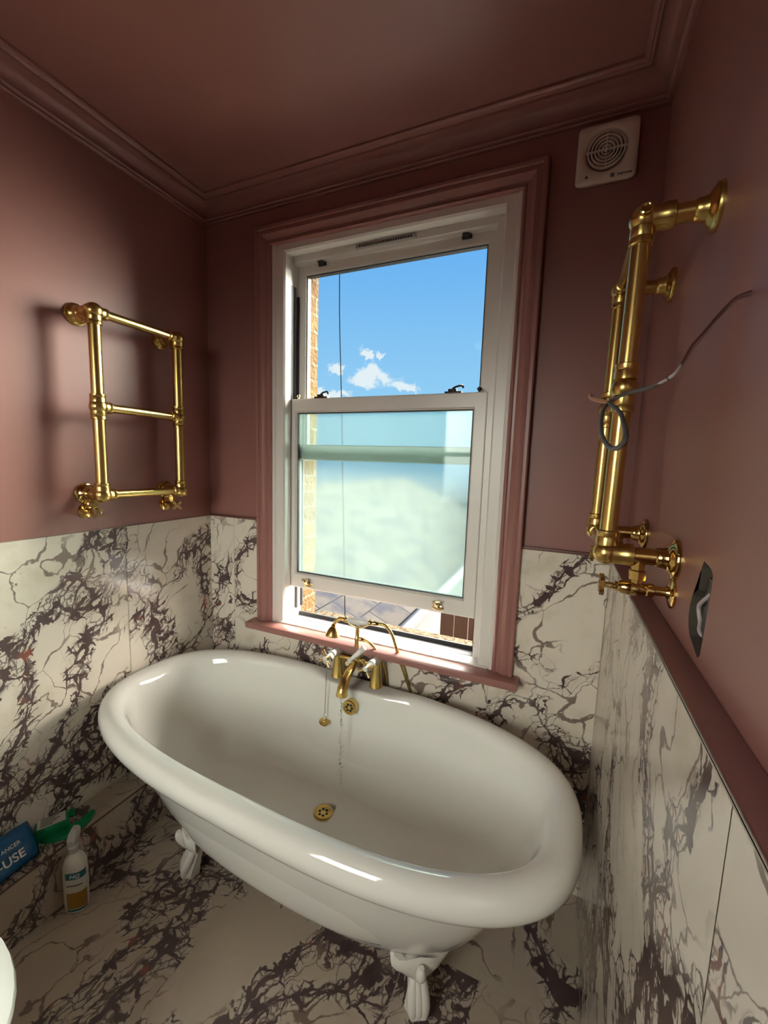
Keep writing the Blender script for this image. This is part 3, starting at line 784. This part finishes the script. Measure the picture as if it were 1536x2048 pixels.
# plug on its chain, looped over the left handle
ptop = Vector((.735, YT-.052, TPZ+.100))
pl = empty('bath_plug', (ptop.x, ptop.y-.06, .455), 'small brass bath plug hanging on a fine chain from the tap handle', 'plug')
pc = Vector((.738, -.185, .470))
ptop = Vector((.732, -.112, .700))
def pobj(name, bm, m, **kw):
    o = obj(name, bm, m, pl, **kw); o.data.transform(Matrix.Translation(-Vector(pl.location))); return o
ptop = Vector((.752, -.150, .700)); pc = Vector((.748, -.150, .459))
pl.location = pc
bm = bmesh.new(); lathe(bm, pc, pc+Vector((.05, -.18, 1)), [(-.006, .0), (-.006, .019), (0, .023), (.003, .023), (.004, .019), (.004, .006), (.007, .004), (.009, 0)], 24); pobj('plug_disc', bm, 'brass')
bm = bmesh.new(); rc = pc+Vector((.002, -.004, .024))
tube(bm, [rc+Vector((math.cos(2*PI*i/16)*.008, 0, math.sin(2*PI*i/16)*.010)) for i in range(17)], .0009, 6); pobj('split_ring', bm, 'chrome')
bm = bmesh.new()
for k in range(60):
    t = k/59; p = (rc+Vector((0, 0, .010))).lerp(ptop, t); ball(bm, p, .0021, 6, (1, 1, 1.3))
pobj('chain', bm, 'chrome', smooth=True)

# trickle of water from the spout down to the waste
rnd = random.Random(2)
bm = bmesh.new(); S0 = Vector((.855, YT-.138, zc-.080))
pts = [S0 + Vector((rnd.uniform(-.003, .003), rnd.uniform(-.003, .003), -z)) for z in [k*.018 for k in range(21)]]
tube(bm, pts, .004, 8, smooth=4, taper=lambda t: .0032*(1.0+.55*math.sin(t*70)*math.sin(t*31)))
for k in range(26):
    z = rnd.uniform(.03, .37); ball(bm, S0+Vector((rnd.uniform(-.012, .012), rnd.uniform(-.010, .010), -z)), rnd.uniform(.0014, .0032), 8)
ball(bm, (wc.x+.012, wc.y+.03, .2175), .024, 16, (1, 1, .12))
tag(obj('water_stream', bm, 'water'), 'thin trickle of water falling from the spout into the tub', 'water', kind='stuff')

# ------------------------------------------------------------------ towel radiators
def radiator(name, label, xf, ys, zs, pb, pt, hdir, hp, valve_dx, K=1.0, KA=1.0):
    """xf(d): world x at distance d from the wall; ys = (near, far) uprights; zs = bottom, middle, top"""
    y1, y2 = ys; z1, z2, z3 = zs
    base = Vector((xf(0), (y1+y2)/2, z1))
    e = empty(name, base, label, 'towel radiator', 'brass towel radiators on the side walls')
    def O(nm, bm, m, parent=None, **kw):
        o = obj(nm, bm, m, parent or e, **kw); o.data.transform(Matrix.Translation(-base)); return o
    def d_at(z): return pb + (pt-pb)*(z-z1)/(z3-z1)
    def p(z, y, dd=0): return Vector((xf(d_at(z)+dd), y, z))
    def ka(pr): return [(t, r*KA) for t, r in pr]
    def kp(pr): return [(t, r*K) for t, r in pr]
    ru, rr = .0185*K, .0150*K
    for y in ys:
        bm = bmesh.new(); a = p(z1, y); b = p(z3, y); tube(bm, [a, b], ru, 24); O('upright', bm, 'brass')
        for z, both in ((z1, 1), (z2, 2), (z3, -1)):
            bm = bmesh.new()
            c = p(z, y); u = (p(z3, y)-p(z1, y)).normalized()
            ball(bm, c, .0275*K, 24)
            for s in ((1,) if both == 1 else (-1,) if both == -1 else (1, -1)):
                lathe(bm, c+u*s*.015, c+u*s*1, kp([(0, .0235), (.014, .0235), (.016, .0225), (.018, .0235), (.026, .0235), (.028, .0195)]), 24)
            yd = Vector((0, 1 if y == y1 else -1, 0))
            lathe(bm, c+yd*.014, c+yd, kp([(0, .020), (.014, .020), (.016, .0190), (.018, .020), (.026, .020), (.028, .0155)]), 22)
            if z != z2:
                xd = Vector((xf(0)-xf(1), 0, 0)).normalized()
                lathe(bm, c+xd*.010, c+xd, ka([(0, .0215), (.020, .0215), (.022, .0225), (.034, .0225), (.036, .0175)]), 24)
            O('joint', bm, 'brass')
        for z in (z1, z3):
            c = p(z, y); dd = d_at(z); xd = Vector((xf(0)-xf(1), 0, 0)).normalized()
            bm = bmesh.new(); tube(bm, [c+xd*.02, c+xd*(dd-.002)], .0165*KA, 20)
            wp = Vector((xf(0), y, z)); lathe(bm, wp, wp-xd, [(.0, .0365), (.004, .0365), (.007, .035), (.009, .029), (.012, .027), (.016, .022*KA), (.024, .0195*KA), (.030, .0190*KA), (.033, .0165*KA)], 30)
            O('wall_bracket', bm, 'brass_polished' if z == z1 else 'brass')
    for z in zs:
        bm = bmesh.new(); tube(bm, [p(z, y1), p(z, y2)], rr, 20); O('rail', bm, 'brass')
    # bleed screw facing out of the top corner
    c = p(z3, y1); bm = bmesh.new(); lathe(bm, c+Vector((0, -.020, .004)), c+Vector((0, -1, .15)), [(0, .010), (.008, .010), (.009, .008), (.0075, .006), (.0075, 0)], 16); O('bleed_screw', bm, 'brass_polished')
    for y in ys:
        vz = z1-.062; vd = valve_dx
        c = Vector((xf(vd), y, z1)); v = Vector((xf(vd), y, vz)); xd = Vector((xf(0)-xf(1), 0, 0)).normalized()
        bm = bmesh.new()
        lathe(bm, c, v, [(0, .0115), (.026, .0115), (.028, .015), (.044, .015), (.046, .010), (.062, .010)], 6)
        lathe(bm, v-xd*.030, v+xd, [(0, .008), (.006, .012), (.018, .0135), (.030, .0145), (.046, .010), (.048, .012), (.058, .012), (.060, .009)], 18)
        tube(bm, [v, Vector((xf(0), y, vz))], .0085, 14)
        wp = Vector((xf(0), y, vz)); lathe(bm, wp, wp-xd, [(0, .028), (.003, .028), (.005, .025), (.007, .012), (.012, .010)], 26)
        O('valve', bm, 'brass_polished'); vo = e.children[-1]
        hd_ = Vector(hdir) if hdir else -xd
        bm = bmesh.new(); h0 = v - xd*.026
        hc_ = h0 + hd_.normalized()*hp
        lathe(bm, h0, hc_, [(0, .008), (.008, .010), (.012, .006), (hp-.004, .0055), (hp, .008), (hp+.005, .008), (hp+.006, 0)], 14)
        a, b = frame_of(hd_)
        for k in range(2):
            u = (a*math.cos(k*PI/2+PI/4) + b*math.sin(k*PI/2+PI/4))
            q = (a*math.cos(k*PI/2+3*PI/4) + b*math.sin(k*PI/2+3*PI/4)); n_ = hd_.normalized()
            L, Wd, Tt = .021, .0048, .004
            loft(bm, [[hc_+u*s*L+q*i*Wd+n_*j*Tt for i, j in ((-1, -1), (1, -1), (1, 1), (-1, 1))] for s in (-1, 1)])
        O('cross_handle', bm, 'brass_light', None)
        h_ = [c_ for c_ in e.children if c_.name.startswith('cross_handle')][-1]
    return e
radiator('towel_radiator', 'brass ladder towel radiator on the pink left wall, above marble', lambda d: d, (-.568, -.250), (1.357, 1.655, 1.962), .098, .098, (.75, -.55, .0), .022, .045)
radiator('towel_radiator', 'brass towel radiator on the right wall, seen edge-on behind a dangling cable', lambda d: W-d, (-.610, -.300), (1.345, 1.645, 1.925), .112, .104, None, .030, .058, .82, .92)

# ------------------------------------------------------------------ extractor fan
fx0, fx1, fz0, fz1 = 1.514, 1.674, 2.333, 2.493
fn = empty('extractor_fan', (1.594, 0, 2.413), 'cream square extractor fan with round grille high beside the window', 'fan')
def fobj(name, bm, m, parent=fn, **kw):
    o = obj(name, bm, m, parent, **kw); o.data.transform(Matrix.Translation((-1.594, 0, -2.413))); return o
FC = Vector((1.592, 0, 2.420)); yF = -.032
bm = bmesh.new()
N = 64; rr_ = []
def sq(i, half):   # square outline sampled at angle
    t = 2*PI*(i+.5)/N; c, s = math.cos(t), math.sin(t); k = 1/max(abs(c), abs(s)); k = min(k, 1.34)
    return c*k*half, s*k*half
hw = .080
prof_f = [('s', .86, 0.0), ('s', .97, yF+.012), ('s', 1.0, yF+.007), ('s', .985, yF+.002), ('s', .95, yF), ('c', .063, yF), ('c', .058, yF+.002), ('c', .052, yF+.009), ('c', .050, yF+.02)]
for kind, k, y in prof_f:
    ring = []
    for i in range(N):
        t = 2*PI*(i+.5)/N
        if kind == 's': a, b = sq(i, hw*k); ring.append(Vector((1.594+a, y, 2.413+b)))
        else: ring.append(Vector((FC.x+k*math.cos(t), y, FC.z+k*math.sin(t))))
    rr_.append(ring)
loft(bm, rr_, cap=False)
fobj('cover', bm, 'fan_plastic', angle=50)
bm = bmesh.new(); lathe(bm, (FC.x, yF+.021, FC.z), (FC.x, 1, FC.z), [(0, 0), (0, .052), (.003, .052), (.003, 0)], 32); fobj('interior', bm, 'fan_dark', smooth=False)
bm = bmesh.new()
for r in (.048, .039, .030, .021, .012):
    pts = [Vector((FC.x+r*math.cos(2*PI*i/40), yF+.004+(.05-r)*.05, FC.z+r*math.sin(2*PI*i/40))) for i in range(40)]
    rgs = []
    for i, p in enumerate(pts):
        n_ = (p-Vector((FC.x, p.y, FC.z))).normalized()
        rgs.append([p+n_*a*.0022+Vector((0, b*.004, 0)) for a, b in ((-1, -1), (1, -1), (1, 1), (-1, 1))])
    loft(bm, rgs, closed=True)
box(bm, (FC.x-.054, yF-.001, FC.z-.0018), (FC.x+.054, yF+.006, FC.z+.0018)); box(bm, (FC.x-.0015, yF, FC.z-.052), (FC.x+.0015, yF+.005, FC.z+.052))
lathe(bm, (FC.x, yF+.004, FC.z), (FC.x, -1, FC.z), [(0, .006), (.006, .005), (.007, 0)], 14)
fobj('grille', bm, 'fan_plastic', angle=30)
bm = bmesh.new()
for k in range(5):
    a = k*2*PI/5+.4; c, s = math.cos(a), math.sin(a)
    quad(bm, [(FC.x+c*.012-s*.004, yF+.019, FC.z+s*.012+c*.004), (FC.x+c*.047-s*.018, yF+.016, FC.z+s*.047+c*.018), (FC.x+c*.047+s*.012, yF+.020, FC.z+s*.047-c*.012), (FC.x+c*.012+s*.006, yF+.020, FC.z+s*.012-c*.006)])
fobj('impeller', bm, 'dark_brown', smooth=False)
M_ = basis((1.644, yF-.0004, 2.3465), (1, 0, 0), (0, 0, 1))
t_ = text_obj('maker_lettering', 'manrose', .0105, 'label_ink', Matrix.Translation((-1.594, 0, -2.413)) @ M_, fn)
bm = bmesh.new(); x0 = 1.608; frame_rect(bm, x0, x0+.010, 2.342, 2.351, [(0, yF-.0012), (.0016, yF-.0012), (.0016, yF), (0, yF)]); box(bm, (x0+.003, yF-.0012, 2.345), (x0+.007, yF, 2.348)); fobj('maker_emblem', bm, 'label_ink', smooth=False)
bm = bmesh.new(); quad(bm, [(1.540, yF-.0008, 2.354), (1.5445, yF-.0008, 2.349), (1.549, yF-.0008, 2.354), (1.5445, yF-.0008, 2.359)]); fobj('indicator', bm, 'dark_brown', smooth=False)

# ------------------------------------------------------------------ loose cable from the right wall
CP = [[1.748, -.801, 1.722], [1.725, -.833, 1.706], [1.7, -.883, 1.676], [1.68, -.91, 1.648], [1.667, -.926, 1.63], [1.655, -.951, 1.607], [1.645, -.963, 1.595], [1.633, -.932, 1.591], [1.62, -.879, 1.595], [1.603, -.863, 1.589],
      [1.592, -.891, 1.573], [1.588, -.936, 1.55], [1.588, -.992, 1.531], [1.592, -1.034, 1.52], [1.596, -1.067, 1.52], [1.6, -1.064, 1.529], [1.603, -1.007, 1.546], [1.603, -.956, 1.563], [1.598, -.874, 1.584], [1.58, -.856, 1.592]]
cbl = empty('loose_cable', CP[0], 'stripped grey electrical cable hanging from a hole in the right wall', 'cable')
def cobj(name, bm, m): o = obj(name, bm, m, cbl); o.data.transform(Matrix.Translation(-Vector(CP[0]))); return o
bm = bmesh.new(); tube(bm, CP[:8], .0019, 8, smooth=6); cobj('bare_cores', bm, 'cable_sheath')
bm = bmesh.new(); tube(bm, [Vector(p)+Vector((.0, -.003, .003)) for p in CP[:6]], .0010, 6, smooth=6); cobj('earth_core', bm, 'dark_brown')
bm = bmesh.new(); tube(bm, CP[6:19], .0023, 10, smooth=6); cobj('outer_sheath', bm, 'cable_grey')
bm = bmesh.new(); tube(bm, CP[18:20]+[[1.578, -.835, 1.600]], .0026, 8, smooth=3); cobj('cut_end', bm, 'copper_end')

# ------------------------------------------------------------------ things on the left ledge and floor
# spray bottle of cleaner
bt = empty('cleaner_bottle', (.180, -.768, 0), 'white cleaner bottle with teal and amber label standing on the floor', 'bottle')
bm = bmesh.new(); rg = []
for z, rx, ry in ((0, .028, .020), (.004, .032, .024), (.04, .034, .026), (.12, .034, .026), (.165, .033, .025), (.185, .026, .021), (.198, .015, .014), (.205, .013, .013), (.215, .013, .013)):
    ring = []
    for i in range(28):
        t = 2*PI*i/28; c, s = math.cos(t), math.sin(t)
        ring.append(Vector((rx*math.copysign(abs(c)**.75, c), ry*math.copysign(abs(s)**.75, s), z)))
    rg.append(ring)
rot = Matrix.Rotation(R(35), 4, 'Z')
loft(bm, rg); o = obj('bottle_body', bm, 'bottle_white', bt); o.data.transform(rot)
bm = bmesh.new(); lathe(bm, (0, 0, .210), (0, 0, 1), [(0, .0165), (.018, .0165), (.022, .013), (.030, .012)], 20)
loft(bm, [[Vector((x*w_, y_, z_)) for x, y_ in ((-1, y0), (1, y0), (1, y1), (-1, y1))] for z_, w_, y0, y1 in ((.238, .010, -.014, .014), (.255, .012, -.016, .022), (.272, .011, -.006, .024), (.282, .007, .004, .020))])
o = obj('clear_cap', bm, 'clear_plastic', bt, angle=30); o.data.transform(rot)
def label_patch(z0, z1, t0, t1, m, nm, e=.0006):
    bm = bmesh.new(); rg = []
    n = 12
    for z in (z0, z1):
        row = []
        for i in range(n+1):
            t = t0+(t1-t0)*i/n; c, s = math.cos(t), math.sin(t)
            row.append(bm.verts.new(((.034+e)*math.copysign(abs(c)**.75, c), (.026+e)*math.copysign(abs(s)**.75, s), z)))
        rg.append(row)
    for i in range(n): bm.faces.new((rg[0][i], rg[0][i+1], rg[1][i+1], rg[1][i]))
    o = obj(nm, bm, m, bt); o.data.transform(rot); return o
label_patch(.010, .158, R(-112), R(0), 'label_white', 'label')
label_patch(.128, .152, R(-112), R(-10), 'label_teal', 'label_band', .001)
label_patch(.022, .080, R(-112), R(-10), 'label_amber', 'label_picture', .001)
label_patch(.012, .020, R(-112), R(-10), 'label_teal', 'label_foot', .001)
label_patch(.104, .108, R(-108), R(-40), 'label_ink', 'label_lines', .001)
th = R(-75); nrm = rot.to_3x3() @ Vector((math.cos(th)*.3, -1, 0)).normalized()
pos = rot.to_3x3() @ Vector((.010, -.0283, .140))
xd_ = Vector((0, 0, 1)).cross(nrm).normalized()
text_obj('label_lettering', 'HG', .020, 'text_white', basis(pos, xd_, (0, 0, 1)), bt, shear=.25)

# green tile-scrubber: curved handle tray with a labelled pad
gs = empty('grout_scrubber', (.046, -.760, LZ), 'green plastic scrubber block with a printed card label on the ledge', 'scrubber')
gr = Matrix.Rotation(R(62), 4, 'Z') @ Matrix.Scale(1.12, 4)
bm = bmesh.new(); P0 = []
for i in range(17):
    t = R(-150 + i*120/16)
    P0.append((t))
rgs = []
for i, t in enumerate(P0):
    wv = .016*math.sin(PI*(i+.6)/17.2)+.004
    c = Vector((.085*math.cos(t)+.03, .085*math.sin(t)+.058, 0))
    n_ = Vector((math.cos(t), math.sin(t), 0))
    rgs.append([c-n_*wv+Vector((0, 0, .001)), c+n_*wv+Vector((0, 0, .001)), c+n_*wv*.8+Vector((0, 0, .012)), c-n_*wv*.8+Vector((0, 0, .014))])
loft(bm, rgs); o = obj('curved_handle', bm, 'green_plastic', gs, angle=40); o.data.transform(gr)
bm = bmesh.new(); box(bm, (-.040, -.020, .001), (.042, .030, .040), .004); box(bm, (.042, .010, .020), (.058, .034, .034), .003); o = obj('scrubber_block', bm, 'green_plastic', gs); o.data.transform(gr)
bm = bmesh.new(); box(bm, (-.034, -.014, .0395), (.034, .026, .0412)); o = obj('card_label', bm, 'label_white', gs, smooth=False); o.data.transform(gr)
bm = bmesh.new()
for k in range(5): box(bm, (-.026, -.009+k*.0075, .0412), (.004+.02*((k*37) % 5)/5, -.006+k*.0075, .0416))
o = obj('label_print', bm, 'label_ink', gs, smooth=False); o.data.transform(gr)

# blue bag, lying against the wall
bgx = Vector((.062, -.930, LZ))
bb = empty('cleaning_wipes_bag', bgx, 'blue plastic pack with white lettering lying on the ledge', 'pack')
bm = bmesh.new(); nx, ny = 22, 14; Lh, Wh = .115, .062
grid = {}
for s in (1, -1):
    for i in range(nx+1):
        for j in range(ny+1):
            u = i/nx*2-1; v = j/ny*2-1
            if s == -1 and (i in (0, nx) or j in (0, ny)): grid[s, i, j] = grid[1, i, j]; continue
            h = .034*(max(0, 1-abs(u)**2.6)*max(0, 1-abs(v)**2.6))**.5
            wr_ = .004*noise.noise(Vector((u*3.1, v*2.7, s*2)))*(1-abs(u)**6)*(1-abs(v)**6)
            pinch = 1-.12*abs(v)**2*abs(u)
            grid[s, i, j] = bm.verts.new((u*Lh*(1-.05*v*v), v*Wh*pinch, s*h+wr_*2))
    for i in range(nx):
        for j in range(ny):
            try: bm.faces.new((grid[s, i, j], grid[s, i+1, j], grid[s, i+1, j+1], grid[s, i, j+1]))
            except ValueError: pass
# local x = along the ledge (+y), local y = across, tipped so that the print faces the room
bag_m = basis((0, 0, .050), (0, 1, .0), (-.55, 0, .83))
o = obj('pack_body', bm, 'bag_blue', bb, angle=180); o.data.transform(bag_m)
text_obj('pack_lettering', '-USE', .034, 'text_white', bag_m @ Matrix.Translation((.035, -.018, .0375)), bb)
text_obj('pack_lettering', 'ANCER', .015, 'text_white', bag_m @ Matrix.Translation((.042, .016, .0372)), bb)

# toilet, only its rounded front rim reaches into the picture
tl = empty('toilet', (.40, -1.27, 0), 'white toilet with its rounded rim at the left edge', 'toilet')
bm = bmesh.new()
def egg(a, b, z, cx=0.0, N=40): return [Vector((cx+a*math.cos(2*PI*i/N)*(1.0 if math.cos(2*PI*i/N) > 0 else .9), b*math.sin(2*PI*i/N), z)) for i in range(N)]
loft(bm, [egg(.16, .10, .0, .02), egg(.17, .11, .02, .02), egg(.15, .10, .10, .02), egg(.19, .13, .22, .03), egg(.24, .165, .33, .05), egg(.262, .180, .385, .06), egg(.265, .182, .40, .06), egg(.25, .17, .405, .06)])
obj('bowl', bm, 'ceramic', tl)
bm = bmesh.new()
loft(bm, [egg(.262, .18, .406, .06), egg(.275, .190, .410, .06), egg(.278, .193, .420, .06), egg(.275, .190, .432, .06), egg(.25, .17, .442, .06), egg(.15, .10, .447, .06)])
obj('seat_lid', bm, 'ceramic', tl)
bm = bmesh.new(); box(bm, (-.235, -.19, .40), (-.09, .19, .78), .02); obj('cistern', bm, 'ceramic', tl)
